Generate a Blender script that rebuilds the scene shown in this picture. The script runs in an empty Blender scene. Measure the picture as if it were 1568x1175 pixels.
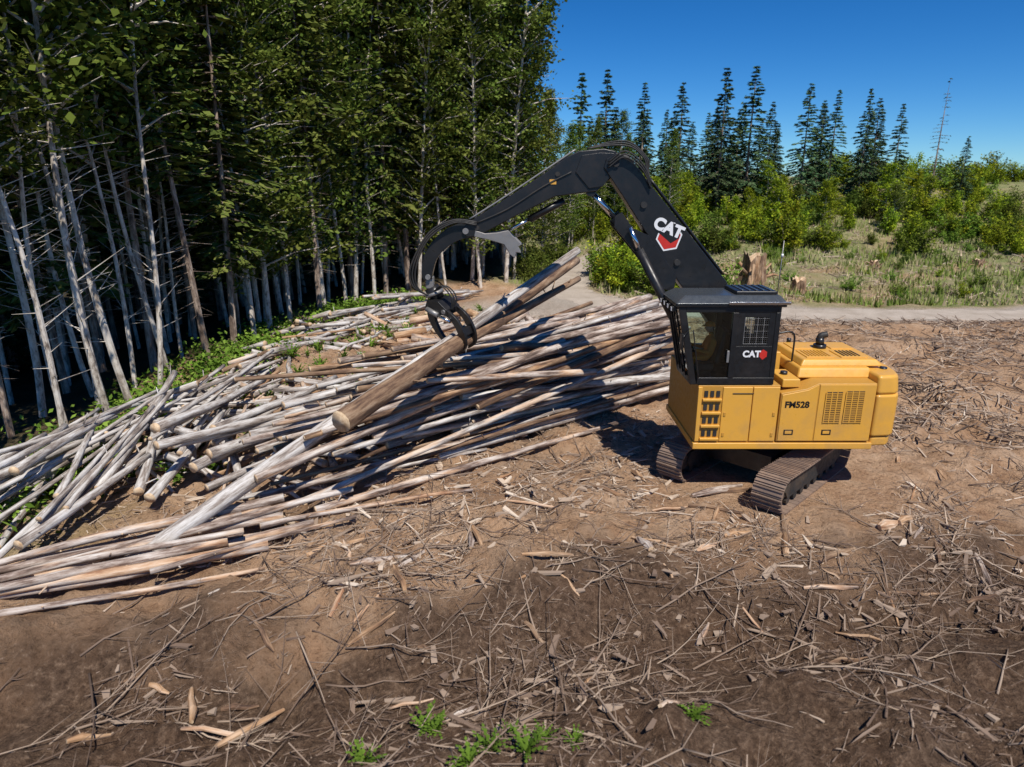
import bpy, math, random
import numpy as np
from mathutils import Vector, Matrix
random.seed(7); rng=np.random.default_rng(7)
D=bpy.data
scene=bpy.context.scene
col=scene.collection
R=math.radians

# ------------------------------------------------------------ materials
def nmat(name):
    m=D.materials.new(name); m.use_nodes=True
    nt=m.node_tree; b=nt.nodes['Principled BSDF']
    return m,nt,b
def N(nt,t,**k):
    n=nt.nodes.new(t)
    for a,v in k.items(): setattr(n,a,v)
    return n
def ramp(nt,stops,fac=None):
    r=N(nt,'ShaderNodeValToRGB'); e=r.color_ramp.elements
    while len(e)<len(stops): e.new(0.5)
    for i,(p,c) in enumerate(stops):
        e[i].position=p; e[i].color=(c[0],c[1],c[2],1)
    if fac is not None: nt.links.new(fac,r.inputs[0])
    return r
def noise(nt,vec,scale,detail=4,rough=.6):
    n=N(nt,'ShaderNodeTexNoise'); n.inputs['Scale'].default_value=scale
    n.inputs['Detail'].default_value=detail; n.inputs['Roughness'].default_value=rough
    if vec is not None: nt.links.new(vec,n.inputs['Vector'])
    return n
def mix(nt,fac,a,b,mode='MIX'):
    m=N(nt,'ShaderNodeMix',data_type='RGBA',blend_type=mode)
    for s,v in ((m.inputs[0],fac),(m.inputs[6],a),(m.inputs[7],b)):
        if isinstance(v,(int,float)): s.default_value=v
        elif isinstance(v,tuple): s.default_value=(v[0],v[1],v[2],1)
        else: nt.links.new(v,s)
    return m.outputs[2]
def bump(nt,b,h,strength=.4,dist=.05):
    n=N(nt,'ShaderNodeBump'); n.inputs['Strength'].default_value=strength; n.inputs['Distance'].default_value=dist
    nt.links.new(h,n.inputs['Height']); nt.links.new(n.outputs[0],b.inputs['Normal'])
def attr(nt,name,out='Fac'):
    a=N(nt,'ShaderNodeAttribute'); a.attribute_name=name
    return a.outputs[out]

def paint(name,c,rough=.4,metal=0,dirt=.35,dirtc=(.30,.20,.12),bs=0):
    m,nt,b=nmat(name)
    g=N(nt,'ShaderNodeNewGeometry').outputs['Position']
    n1=noise(nt,g,1.7,5,.7); r=ramp(nt,[(.45,(0,0,0)),(.8,(1,1,1))],n1.outputs[0])
    sx=N(nt,'ShaderNodeSeparateXYZ'); nt.links.new(g,sx.inputs[0])
    mr=N(nt,'ShaderNodeMapRange'); mr.inputs[1].default_value=.6; mr.inputs[2].default_value=2.6
    mr.inputs[3].default_value=1.0; mr.inputs[4].default_value=.35; nt.links.new(sx.outputs[2],mr.inputs[0])
    mm=N(nt,'ShaderNodeMath',operation='MULTIPLY'); nt.links.new(r.outputs[0],mm.inputs[0]); nt.links.new(mr.outputs[0],mm.inputs[1])
    m2=N(nt,'ShaderNodeMath',operation='MULTIPLY'); nt.links.new(mm.outputs[0],m2.inputs[0]); m2.inputs[1].default_value=dirt
    nt.links.new(mix(nt,m2.outputs[0],c,dirtc),b.inputs['Base Color'])
    b.inputs['Roughness'].default_value=rough; b.inputs['Metallic'].default_value=metal
    n2=noise(nt,g,9,3); rr=ramp(nt,[(.3,(rough*.8,)*3),(.7,(min(1,rough*1.4),)*3)],n2.outputs[0])
    nt.links.new(rr.outputs[0],b.inputs['Roughness'])
    return m
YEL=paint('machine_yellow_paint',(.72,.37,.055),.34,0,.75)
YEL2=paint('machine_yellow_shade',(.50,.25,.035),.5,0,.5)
BLK=paint('black_paint',(.011,.011,.012),.33,0,.3,(.16,.12,.09))
BLK2=paint('black_rubber',(.02,.02,.02),.6,0,.3)
STEEL=paint('steel',(.28,.27,.26),.45,.5,.7)
CHROME=paint('chrome_rod',(.7,.72,.75),.15,1,.05)
TRK=paint('track_steel',(.24,.17,.13),.6,.2,1.0,(.42,.28,.19))
ROOFM=paint('roof_grey',(.07,.08,.09),.25,.3,.25)
WHITE=paint('white_decal',(.8,.8,.8),.4,0,0)
RED=paint('red_decal',(.55,.03,.02),.4,0,0)
ORG=paint('hivis_fabric',(.8,.22,.03),.8,0,0)
SKIN=paint('skin',(.45,.25,.17),.6,0,0)
m,nt,b=nmat('cab_glass'); GLASS=m
tr=N(nt,'ShaderNodeBsdfTransparent'); tr.inputs[0].default_value=(.86,.94,.91,1)
gl=N(nt,'ShaderNodeBsdfGlossy'); gl.inputs['Roughness'].default_value=.03; gl.inputs[0].default_value=(.8,.85,.85,1)
fr=N(nt,'ShaderNodeFresnel'); fr.inputs[0].default_value=1.6
ms=N(nt,'ShaderNodeMixShader'); nt.links.new(fr.outputs[0],ms.inputs[0]); nt.links.new(tr.outputs[0],ms.inputs[1]); nt.links.new(gl.outputs[0],ms.inputs[2])
nt.links.new(ms.outputs[0],nt.nodes['Material Output'].inputs[0])

def leafmat(name,stops,trans=.25):
    m,nt,b=nmat(name); nt.nodes.remove(b)
    r=ramp(nt,stops,attr(nt,'tint'))
    oi=N(nt,'ShaderNodeObjectInfo')
    hs=N(nt,'ShaderNodeHueSaturation'); nt.links.new(r.outputs[0],hs.inputs['Color'])
    for o,lo,hi in (('Hue',.47,.512),('Value',.7,1.3)):
        mr=N(nt,'ShaderNodeMapRange'); mr.inputs[3].default_value=lo; mr.inputs[4].default_value=hi
        nt.links.new(oi.outputs['Random'],mr.inputs[0]); nt.links.new(mr.outputs[0],hs.inputs[o])
    d=N(nt,'ShaderNodeBsdfDiffuse'); nt.links.new(hs.outputs[0],d.inputs[0])
    out=d.outputs[0]
    if trans>0:
        t=N(nt,'ShaderNodeBsdfTranslucent'); nt.links.new(hs.outputs[0],t.inputs[0])
        ms=N(nt,'ShaderNodeMixShader'); ms.inputs[0].default_value=trans
        nt.links.new(d.outputs[0],ms.inputs[1]); nt.links.new(t.outputs[0],ms.inputs[2]); out=ms.outputs[0]
    nt.links.new(out,nt.nodes['Material Output'].inputs[0])
    return m
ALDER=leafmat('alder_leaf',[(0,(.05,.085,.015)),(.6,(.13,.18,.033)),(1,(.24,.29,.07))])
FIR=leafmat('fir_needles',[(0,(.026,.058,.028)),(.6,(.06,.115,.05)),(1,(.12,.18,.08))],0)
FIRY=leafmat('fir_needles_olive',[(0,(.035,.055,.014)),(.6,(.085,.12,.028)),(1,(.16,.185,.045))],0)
SHRUB=leafmat('shrub_leaf',[(0,(.09,.15,.015)),(.6,(.26,.35,.025)),(1,(.48,.50,.04))])
FERN=leafmat('fern_leaf',[(0,(.05,.10,.015)),(.6,(.13,.22,.03)),(1,(.24,.36,.06))],.15)
GRASS=leafmat('grass_blade',[(0,(.12,.18,.035)),(.45,(.24,.29,.08)),(.7,(.42,.36,.20)),(1,(.52,.40,.28))],0)

def barkmat(name,stops,peel,scale=(7,7,.9),thr=.80,bm=True):
    m,nt,b=nmat(name)
    lp=attr(nt,'lp','Vector')
    mp=N(nt,'ShaderNodeMapping'); mp.inputs['Scale'].default_value=scale; nt.links.new(lp,mp.inputs[0])
    n1=noise(nt,mp.outputs[0],1.0,5 if bm else 4,.72)
    c=ramp(nt,stops,n1.outputs[0])
    mp2=N(nt,'ShaderNodeMapping'); mp2.inputs['Scale'].default_value=(3,3,.5); nt.links.new(lp,mp2.inputs[0])
    n2=noise(nt,mp2.outputs[0],1.3,3,.6)
    ad=N(nt,'ShaderNodeMath',operation='ADD'); nt.links.new(n2.outputs[0],ad.inputs[0]); nt.links.new(attr(nt,'tint'),ad.inputs[1])
    pr=ramp(nt,[(thr,(0,0,0)),(thr+.12,(1,1,1))],ad.outputs[0])
    pc=ramp(nt,peel,n1.outputs[0])
    nt.links.new(mix(nt,pr.outputs[0],c.outputs[0],pc.outputs[0]),b.inputs['Base Color'])
    b.inputs['Roughness'].default_value=.85
    if bm: bump(nt,b,n1.outputs[0],.7,.03)
    return m
LOGB=barkmat('log_bark',[(.34,(.06,.037,.027)),(.44,(.19,.13,.10)),(.53,(.42,.34,.285)),(.66,(.66,.60,.54))],
   [(.34,(.26,.12,.06)),(.48,(.52,.33,.20)),(.62,(.68,.53,.40))])
BROWNB=barkmat('brown_log_bark',[(.34,(.05,.027,.017)),(.45,(.14,.078,.045)),(.55,(.25,.155,.09)),(.7,(.42,.30,.2))],
   [(.34,(.22,.10,.05)),(.48,(.42,.25,.13)),(.62,(.58,.40,.26))])
GREYL=barkmat('weathered_log',[(.34,(.09,.07,.06)),(.44,(.28,.23,.195)),(.53,(.50,.46,.42)),(.66,(.72,.69,.66))],
   [(.34,(.30,.18,.11)),(.5,(.56,.40,.28)),(.66,(.70,.58,.46))],(7,7,.9),.86)
TREEB=barkmat('tree_bark',[(.34,(.07,.045,.032)),(.46,(.19,.135,.10)),(.55,(.35,.26,.20)),(.68,(.52,.44,.36))],
   [(.3,(.20,.12,.07)),(.7,(.36,.27,.2))],(5,5,1.2),.8,False)
BIRCH=barkmat('alder_bark',[(.34,(.15,.115,.09)),(.43,(.38,.32,.26)),(.53,(.62,.55,.47)),(.7,(.74,.69,.62))],
   [(.3,(.2,.17,.13)),(.7,(.4,.37,.32))],(5,5,2.0),.8,False)
m,nt,b=nmat('cut_wood'); CUT=m
lp=attr(nt,'lp','Vector'); n1=noise(nt,lp,9,3); c=ramp(nt,[(.3,(.42,.26,.14)),(.7,(.74,.57,.38))],n1.outputs[0])
nt.links.new(c.outputs[0],b.inputs['Base Color']); b.inputs['Roughness'].default_value=.8
m,nt,b=nmat('wood_debris'); DEB=m
c=ramp(nt,[(0,(.08,.05,.033)),(.3,(.18,.12,.085)),(.6,(.35,.26,.19)),(.85,(.55,.43,.32)),(1,(.70,.59,.47))],attr(nt,'tint'))
nt.links.new(c.outputs[0],b.inputs['Base Color']); b.inputs['Roughness'].default_value=.9

# ------------------------------------------------------------ noise / terrain
def hsh(i,j,s):
    v=np.sin(i*127.1+j*311.7+s*74.7)*43758.5453
    return v-np.floor(v)
def vn(x,y,s=0):
    xi=np.floor(x); yi=np.floor(y); fx=x-xi; fy=y-yi
    fx=fx*fx*(3-2*fx); fy=fy*fy*(3-2*fy)
    a=hsh(xi,yi,s); b_=hsh(xi+1,yi,s); c_=hsh(xi,yi+1,s); d_=hsh(xi+1,yi+1,s)
    return (a*(1-fx)+b_*fx)*(1-fy)+(c_*(1-fx)+d_*fx)*fy-.5
def fbm(x,y,o=4,s=0):
    r=0;a=1
    for i in range(o):
        r=r+a*vn(x,y,s+i); x,y=x*1.63+y*1.2+5.1,y*1.63-x*1.2+3.7; a*=.5
    return r
def sst(a,b,x):
    t=np.clip((x-a)/(b-a),0,1); return t*t*(3-2*t)
ROAD=np.array([(90,39.5),(60,40.0),(40,40.5),(25,40.8),(15,41.2),(9.5,42.6),(5.6,45.5),(4.0,50),(4.4,56),(7,63),(13,71),(22,80)],float)
def catmull(P,n=10):
    P=np.asarray(P,float); out=[]
    Q=np.vstack([2*P[0]-P[1],P,2*P[-1]-P[-2]])
    for i in range(1,len(Q)-2):
        for k in range(n):
            t=k/n
            out.append(.5*((2*Q[i])+(-Q[i-1]+Q[i+1])*t+(2*Q[i-1]-5*Q[i]+4*Q[i+1]-Q[i+2])*t*t+(-Q[i-1]+3*Q[i]-3*Q[i+1]+Q[i+2])*t**3))
    out.append(P[-1]); return np.array(out)
RP=catmull(ROAD,8)
def roaddist(x,y):
    x=np.asarray(x,float); y=np.asarray(y,float)
    d=np.full(x.shape,1e9)
    for i in range(len(RP)-1):
        ax,ay=RP[i]; bx,by=RP[i+1]; dx,dy=bx-ax,by-ay
        t=np.clip(((x-ax)*dx+(y-ay)*dy)/(dx*dx+dy*dy),0,1)
        d=np.minimum(d,np.hypot(x-ax-t*dx,y-ay-t*dy))
    return d
def base_h(x,y):
    h=7.2*sst(43,108,y)*sst(0,16,x-(y-45)*0.02)
    h=h-2.5*sst(-12.5,-32,x)
    return h
def micro(x,y):
    nr=((x>-15)&(x<17)&(y<34)&(y>5))
    return nr*(np.maximum(fbm(x*1.3,y*1.3,3,35),0)*.30+np.abs(fbm(x*.9+3,y*1.6,3,38))*.17)*sst(2.0,4.0,np.hypot(x-6.9,y-17.8))
def ground(x,y,rd=None):
    x=np.asarray(x,float); y=np.asarray(y,float)
    if rd is None: rd=roaddist(x,y)
    n=fbm(x*.13,y*.13,3,1)*.55+fbm(x*.55,y*.55,3,11)*.36+fbm(x*2.2,y*2.2,3,21)*.17
    far=1-sst(60,200,np.hypot(x,y))
    n=n+ .5*sst(11,17,x)*sst(22,27,y)*(1-sst(34,38,y))
    n=n-.55*sst(12.3,10.3,y-.22*x+fbm(x*.4,y*.4,2,44))*sst(7.6,9.6,y-.22*x)
    n=n+1.0*np.exp(-((x+2.6)/3.6)**2-((y-31)/3.2)**2)+.7*np.exp(-((x+7.5)/2.5)**2-((y-27)/5.)**2)
    k=sst(2.0,4.5,np.hypot(x-6.9,y-17.8)-2.2)*.93+.07
    k2=sst(1.9,4.0,rd)
    return base_h(x,y)+n*k*k2*far*1.0 -.03*(1-k2)+micro(x,y)*k2
def gh(x,y): return float(ground(np.array([x]),np.array([y]))[0])

class MB:
    def __init__(s): s.V=[];s.F=[];s.M=[];s.T=[];s.L=[];s.n=0
    def add(s,v,f,mat=0,tint=0.,lp=None):
        v=np.asarray(v,float); k=len(v)
        s.V.append(v); n=s.n
        for q in f: s.F.append([i+n for i in q])
        s.M.extend([mat]*len(f) if isinstance(mat,int) else mat)
        s.T.append(np.full(k,tint) if np.isscalar(tint) else np.asarray(tint,float))
        s.L.append(v if lp is None else np.asarray(lp,float)); s.n+=k
    def mesh(s,name,mats,smooth=False):
        me=D.meshes.new(name)
        V=np.vstack(s.V)
        me.from_pydata(V.tolist(),[],s.F)
        for m_ in mats: me.materials.append(m_)
        me.polygons.foreach_set('material_index',s.M)
        if smooth: me.polygons.foreach_set('use_smooth',[True]*len(s.F))
        a=me.attributes.new('tint','FLOAT','POINT'); a.data.foreach_set('value',np.concatenate(s.T).astype(np.float32))
        a=me.attributes.new('lp','FLOAT_VECTOR','POINT'); a.data.foreach_set('vector',np.vstack(s.L).astype(np.float32).ravel())
        me.update(); return me
    def obj(s,name,mats,smooth=False,parent=None):
        o=D.objects.new(name,s.mesh(name,mats,smooth)); col.objects.link(o)
        if parent: par(o,parent)
        return o
def par(o,p):
    o.parent=p; o.matrix_parent_inverse=Matrix.Translation(p.location).inverted()

def tube(mb,P,rad,n=8,mat=0,cap=None,tint=0.,wob=0.,seed=None,caps=True):
    P=np.asarray(P,float); m_=len(P)
    rad=np.full(m_,rad) if np.isscalar(rad) else np.asarray(rad,float)
    T=np.gradient(P,axis=0); T/= (np.linalg.norm(T,axis=1)[:,None]+1e-9)
    t0=T[0]; ref=np.array([0,0,1.]) if abs(t0[2])<.8 else np.array([1.,0,0])
    u=np.cross(ref,t0); u/=np.linalg.norm(u)
    S=np.concatenate([[0],np.cumsum(np.linalg.norm(np.diff(P,axis=0),axis=1))])
    an=np.arange(n)*2*math.pi/n; off=random.random()*100 if seed is None else seed
    V=[];L=[]
    for i in range(m_):
        u=u-T[i]*np.dot(u,T[i]); u/=np.linalg.norm(u)+1e-9; w=np.cross(T[i],u)
        rr=rad[i]*(1+wob*(rng.random(n)-.5)) if wob else np.full(n,rad[i])
        V.append(P[i]+np.outer(np.cos(an)*rr,u)+np.outer(np.sin(an)*rr,w))
        L.append(np.stack([np.cos(an)*rad[i]+off,np.sin(an)*rad[i]+off,np.full(n,S[i]+off)],1))
    V=np.vstack(V);L=np.vstack(L); F=[];M=[]
    for i in range(m_-1):
        for k in range(n):
            F.append((i*n+k,i*n+(k+1)%n,(i+1)*n+(k+1)%n,(i+1)*n+k)); M.append(mat)
    if caps:
        F.append(tuple(range(n))[::-1]); M.append(mat if cap is None else cap)
        F.append(tuple(range((m_-1)*n,m_*n))); M.append(mat if cap is None else cap)
    mb.add(V,F,M,tint,L)

# ------------------------------------------------------------ ground sheet
def axis(lo,hi,step,far_lo,far_hi,g,maxs=1e9):
    a=list(np.arange(lo,hi,step)); s=step
    while a[-1]<far_hi: s=min(s*g,maxs); a.append(a[-1]+s)
    s=step; b_=[lo]
    while b_[-1]>far_lo: s=min(s*g,maxs); b_.append(b_[-1]-s)
    return np.array(b_[:0:-1]+a)
xs=axis(-14,14,.10,-700,700,1.055)
ys=axis(7,26,.10,-150,1500,1.03)
X,Y=np.meshgrid(xs,ys); rd=roaddist(X.ravel(),Y.ravel()).reshape(X.shape)
near=np.where((X>-15)&(X<16)&(Y<30)&(Y>5),1,0)
Z=ground(X,Y,rd)+near*(fbm(X*4,Y*4,3,31)*.08)*sst(2.0,4.0,np.hypot(X-6.9,Y-17.8))
nx,ny=len(xs),len(ys)
V=np.stack([X.ravel(),Y.ravel(),Z.ravel()],1)
idx=np.arange(nx*ny).reshape(ny,nx)
F=np.stack([idx[:-1,:-1].ravel(),idx[:-1,1:].ravel(),idx[1:,1:].ravel(),idx[1:,:-1].ravel()],1)
me=D.meshes.new('ground'); me.from_pydata(V.tolist(),[],F.tolist())
me.polygons.foreach_set('use_smooth',[True]*len(F))
nz=fbm(X*.3,Y*.3,4,51)
def forest_edge(y): return np.interp(y,[0,14,24,35,47,52,56,300],[-14,-13.8,-13.6,-12.3,-7.8,-3.5,0.5,2])
fe=forest_edge(Y)
grass=sst(-1,1.5,Y-42.8+nz*2)*sst(5.5,8.5,X+np.clip(Y-47,0,8)*1.2+nz)*sst(1.8,2.8,rd+nz)
grass=grass*(1-.75*sst(.1,.5,fbm(X*.16,Y*.2,4,66)))
grass=np.maximum(grass,.75*sst(.05,.45,fbm(X*.4,Y*.4,3,61))*sst(3.5,-1.5,X-fe-2.5)*(Y<45))
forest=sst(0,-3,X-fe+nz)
gravel=sst(3.2,1.7,rd+nz*1.6)
gravel=np.maximum(gravel,.9*sst(6.5,3.0,np.hypot((X-2.2)/1.1,(Y-42)/1.3)+nz*1.5))
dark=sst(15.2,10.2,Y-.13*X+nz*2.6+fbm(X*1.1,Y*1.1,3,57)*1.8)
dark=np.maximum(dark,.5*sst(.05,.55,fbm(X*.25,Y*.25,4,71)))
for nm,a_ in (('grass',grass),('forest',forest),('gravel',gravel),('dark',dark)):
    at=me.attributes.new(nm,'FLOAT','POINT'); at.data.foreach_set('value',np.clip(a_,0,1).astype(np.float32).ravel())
m,nt,b=nmat('ground_soil')
g=N(nt,'ShaderNodeNewGeometry').outputs['Position']
n1=noise(nt,g,.9,4,.65); n2=noise(nt,g,8,5,.78)
tan=ramp(nt,[(.25,(.37,.215,.125)),(.45,(.52,.33,.20)),(.6,(.63,.43,.28)),(.8,(.72,.54,.39))],n1.outputs[0]).outputs[0]
fine=ramp(nt,[(.32,(.34,.30,.27)),(.45,(.82,.80,.78)),(.7,(1.12,1.1,1.08))],n2.outputs[0]).outputs[0]
tan=mix(nt,1.0,tan,fine,'MULTIPLY')
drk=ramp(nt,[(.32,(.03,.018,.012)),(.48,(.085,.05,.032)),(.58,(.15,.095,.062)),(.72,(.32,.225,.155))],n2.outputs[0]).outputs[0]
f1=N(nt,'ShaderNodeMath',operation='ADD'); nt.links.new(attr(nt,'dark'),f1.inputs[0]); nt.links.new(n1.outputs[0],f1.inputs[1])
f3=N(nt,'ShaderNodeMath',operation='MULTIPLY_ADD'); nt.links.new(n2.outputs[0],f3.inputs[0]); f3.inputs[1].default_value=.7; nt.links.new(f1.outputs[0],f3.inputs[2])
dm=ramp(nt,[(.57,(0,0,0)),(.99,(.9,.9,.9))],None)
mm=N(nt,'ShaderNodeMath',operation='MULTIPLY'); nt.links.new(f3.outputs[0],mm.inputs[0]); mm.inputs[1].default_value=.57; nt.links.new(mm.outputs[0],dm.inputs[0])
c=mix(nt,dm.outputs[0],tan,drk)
grv=ramp(nt,[(.3,(.34,.28,.22)),(.7,(.62,.54,.46))],n2.outputs[0]).outputs[0]
c=mix(nt,attr(nt,'gravel'),c,grv)
gr=ramp(nt,[(.3,(.12,.16,.035)),(.48,(.20,.24,.07)),(.56,(.36,.30,.16)),(.68,(.44,.33,.23))],n1.outputs[0]).outputs[0]
gr=mix(nt,.5,gr,mix(nt,n2.outputs[0],(.08,.12,.02),(.46,.42,.24)))
c=mix(nt,attr(nt,'grass'),c,gr)
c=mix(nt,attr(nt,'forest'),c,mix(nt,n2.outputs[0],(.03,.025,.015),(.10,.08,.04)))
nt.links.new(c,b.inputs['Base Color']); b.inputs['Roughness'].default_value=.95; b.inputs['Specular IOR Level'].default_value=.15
bump(nt,b,n2.outputs[0],1.0,.16)
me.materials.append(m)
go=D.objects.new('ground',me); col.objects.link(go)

# road strip
mb=MB(); V=[];F=[]
RR=catmull(ROAD,20); Tn=np.gradient(RR,axis=0); Tn/=np.linalg.norm(Tn,axis=1)[:,None]; Nn=np.stack([-Tn[:,1],Tn[:,0]],1)
ws=np.linspace(-1.6,1.6,7)
for i in range(len(RR)):
    for k,w in enumerate(ws):
        ww=w*(1+.12*math.sin(i*.7)+.08*math.sin(i*2.3+k)) if abs(w)>1.5 else w
        p=RR[i]+Nn[i]*ww
        V.append((p[0],p[1],float(base_h(p[0],p[1]))+ (.0 if abs(w)<1.5 else -.02)-.03+.03*abs(math.cos(w*2.2))))
for i in range(len(RR)-1):
    for k in range(6): F.append((i*7+k,i*7+k+1,(i+1)*7+k+1,(i+1)*7+k))
mb.add(V,F)
m,nt,b=nmat('road_gravel'); g=N(nt,'ShaderNodeNewGeometry').outputs['Position']
n1=noise(nt,g,12,4,.8); n2=noise(nt,g,.8,4)
c=mix(nt,.45,ramp(nt,[(.3,(.28,.23,.18)),(.7,(.56,.48,.40))],n1.outputs[0]).outputs[0],ramp(nt,[(.35,(.28,.22,.16)),(.65,(.54,.46,.38))],n2.outputs[0]).outputs[0])
nt.links.new(c,b.inputs['Base Color']); b.inputs['Roughness'].default_value=.95; bump(nt,b,n1.outputs[0],.5,.03)
o=mb.obj('gravel_road',[m],True)

# ------------------------------------------------------------ log stacking
CS=.1; GX0,GY0=-18.,7.; GW,GH_=340,430
gx=GX0+(np.arange(GW)+.5)*CS; gy=GY0+(np.arange(GH_)+.5)*CS
GX,GY=np.meshgrid(gx,gy); HF=ground(GX,GY,np.full(GX.shape,99.))
def rest(ax,ay,bx,by,r0,r1,ms=.13):
    L=math.hypot(bx-ax,by-ay); n=max(8,int(L/.14)); s=np.linspace(0,1,n)
    nx_,ny_=-(by-ay)/L,(bx-ax)/L
    rr=r0+(r1-r0)*s
    offs=np.array([-.7,0,.7])
    PX=(ax+(bx-ax)*s)[:,None]+nx_*offs*rr[:,None]; PY=(ay+(by-ay)*s)[:,None]+ny_*offs*rr[:,None]
    ix=np.clip(((PX-GX0)/CS).astype(int),0,GW-1); iy=np.clip(((PY-GY0)/CS).astype(int),0,GH_-1)
    up=rr[:,None]*np.sqrt(1-offs**2)
    req=(HF[iy,ix]+up).max(1)-.03
    ks=np.linspace(-ms*L,ms*L,25)
    mid=(req[None]-ks[:,None]*(s-.5)[None]).max(1)
    i=int(np.argmin(mid)); k=ks[i]; zc=mid[i]+k*(s-.5)-.02
    return zc,ix,iy,up,mid[i]
def commit(t):
    zc,ix,iy,up,_=t
    np.maximum.at(HF,(iy,ix),zc[:,None]+up)
    return zc[0],zc[-1]
def logmesh(mb,A,B,r0,r1,tint,bend=.006,mat=0,n=10):
    L=float(np.linalg.norm(B-A)); k=max(3,int(L/.6)); s=np.linspace(0,1,k+1)
    P=A+(B-A)*s[:,None]
    d=(B-A)/L; pn=np.array([-d[1],d[0],0]); 
    a1=random.gauss(0,bend)*L; ph=random.random()*6
    P=P+pn*(np.sin(s*math.pi)*a1+np.sin(s*math.pi*3+ph)*a1*.25)[:,None]
    rad=(r0+(r1-r0)*s)*(1+.10*(rng.random(k+1)-.5))
    tube(mb,P,rad,n,mat,1,tint,.13)
    for q in range(int(L*1.2)):
        if random.random()<.35:
            t=random.random()*.9+.05; c_=A+(B-A)*t; an=random.random()*6.28
            dr=pn*math.cos(an)+np.array([0,0,1])*math.sin(an)+d*.4
            rr=r0+(r1-r0)*t; ex=.03+random.random()**3*.3
            tube(mb,[c_+dr*rr*.7,c_+dr*(rr+ex)],[.025,.012],5,mat,1,tint)
def seglog(mb,cands,r,tint,taper=.65,bend=.006,mat=0,n=10,ms=.13):
    best=None
    for (a,b_) in cands:
        t=rest(a[0],a[1],b_[0],b_[1],r,r*taper,ms)
        if best is None or t[4]<best[0][4]: best=(t,a,b_)
    t,a,b_=best; z0,z1=commit(t)
    logmesh(mb,np.array([a[0],a[1],z0]),np.array([b_[0],b_[1],z1]),r,r*taper,tint,bend,mat,n)
def polar(x,y,L,a): return ((x,y),(x+L*math.cos(a),y+L*math.sin(a)))

mb=MB()
for i in range(13):
    def c_():
        s=random.random(); t1=random.uniform(.5,1)
        a=np.array((-4.4-random.uniform(0,1.8),15.0-s*1.9)); b_=np.array((-11.8-random.random()*1.2,11.9-s*1.6+random.gauss(0,.4)))
        return (tuple(a),tuple(a+(b_-a)*t1))
    seglog(mb,[c_(),c_(),c_()],random.uniform(.06,.12),random.uniform(.2,.5),bend=.02)
mb.obj('log_pile',[LOGB,CUT],True)
mb=MB()
for i in range(44):
    def c_():
        y0=random.uniform(18,40); L=random.uniform(5,11)
        return ((float(forest_edge(y0))+random.uniform(1.6,4.6),y0),(float(forest_edge(y0+L))+random.uniform(1.6,5),y0+L))
    seglog(mb,[c_() for _ in range(4)],random.uniform(.07,.14),random.uniform(0,.4),bend=.012,ms=.1)
mb.obj('log_pile',[GREYL,CUT],True)
mb=MB()
for i in range(340):
    def c_():
        y0=random.uniform(17.0,37); x0=random.uniform(float(forest_edge(y0))+1.8, -4.5 if y0<24 else (-2.0 if y0<30 else 1))
        return polar(x0,y0,random.uniform(.5,1.6)+random.random()**2*3,random.gauss(1.0,1.1))
    seglog(mb,[c_() for _ in range(3)],random.uniform(.03,.13),random.uniform(0,.45),.7,.035,random.choice((0,0,2)),8,ms=.3)
mb.obj('slash_heap',[GREYL,CUT,BROWNB],True)
mb=MB()
for i in range(110):
    seglog(mb,[polar(random.gauss(-1.2,2.6),random.gauss(31,2.4),random.uniform(.4,1.8),random.gauss(.8,.9)) for _ in range(3)],random.uniform(.07,.22),random.uniform(.1,.55),.9,.02,random.choice((0,2)),9,ms=.35)
mb.obj('wood_chunk_heap',[LOGB,CUT,BROWNB],True)
mb=MB()
for i in range(24):
    seglog(mb,[polar(-8.6+random.gauss(0,1.3),14.6+random.uniform(0,3.0),random.uniform(3,8.5),math.pi/2+random.gauss(-.14,.3)) for _ in range(3)],random.uniform(.06,.14),random.uniform(0,.25),.7,.014,ms=.14)
mb.obj('log_stack',[GREYL,CUT],True)
mb=MB()
for i in range(30):
    seglog(mb,[polar(random.uniform(-13.4,-9.9),random.uniform(12.0,15.2),random.uniform(4,7.5),math.pi/2+random.gauss(-.02,.22)) for _ in range(3)],random.uniform(.06,.125),random.uniform(0,.25),.7,.014,ms=.14)
mb.obj('log_stack',[GREYL,CUT],True)
# main pile
mb=MB()
for i in range(122):
    def c_():
        s=random.random(); s2=min(1.05,max(-.05,s+random.gauss(0,.25)))
        ra=np.array([5.9+random.uniform(-.9,.7)+.5*s,24.0+s*7.9]); la=np.array([-6.6+random.uniform(-1.2,1),14.1+s2*3.9])
        f0=0 if random.random()<.7 else random.uniform(.05,.35); f1=1-random.random()*.5
        return (tuple(ra+(la-ra)*f0),tuple(ra+(la-ra)*f1))
    seglog(mb,[c_() for _ in range(5)],random.uniform(.07,.17),random.uniform(0,.42),bend=.009,mat=random.choice((0,0,0,2,3)))
mb.obj('log_pile',[LOGB,CUT,BROWNB,GREYL],True)
mb=MB()
for (a,b_,r) in [((-4.6,14.4),(3.8,21.2),.10),((-5.6,13.6),(-1.0,15.8),.07),((2.6,20.6),(-2.2,17.0),.11),((-9.5,11.9),(-3.8,14.9),.11),((-10.8,11.3),(-5.8,13.2),.09),((-7.2,11.9),(-3.6,14.2),.06),((-9.9,10.6),(-5.2,12.6),.07)]:
    seglog(mb,[(a,b_)],r,.3,bend=.02)
mb.obj('log_pile',[LOGB,CUT],True)
def carried(A,B,r0,r1,t,mt=None):
    mb=MB(); logmesh(mb,np.array(A,float),np.array(B,float),r0,r1,t,.003,0,14); mb.obj('felled_log',[mt or LOGB,CUT],True)
carried((-8.1,12.7,gh(-8.1,12.7)+.28),(2.0,21.0,5.85),.21,.12,.0,GREYL)
carried((-3.6,13.5,3.05),(2.4,25.6,5.0),.24,.15,.18,BROWNB)
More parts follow.
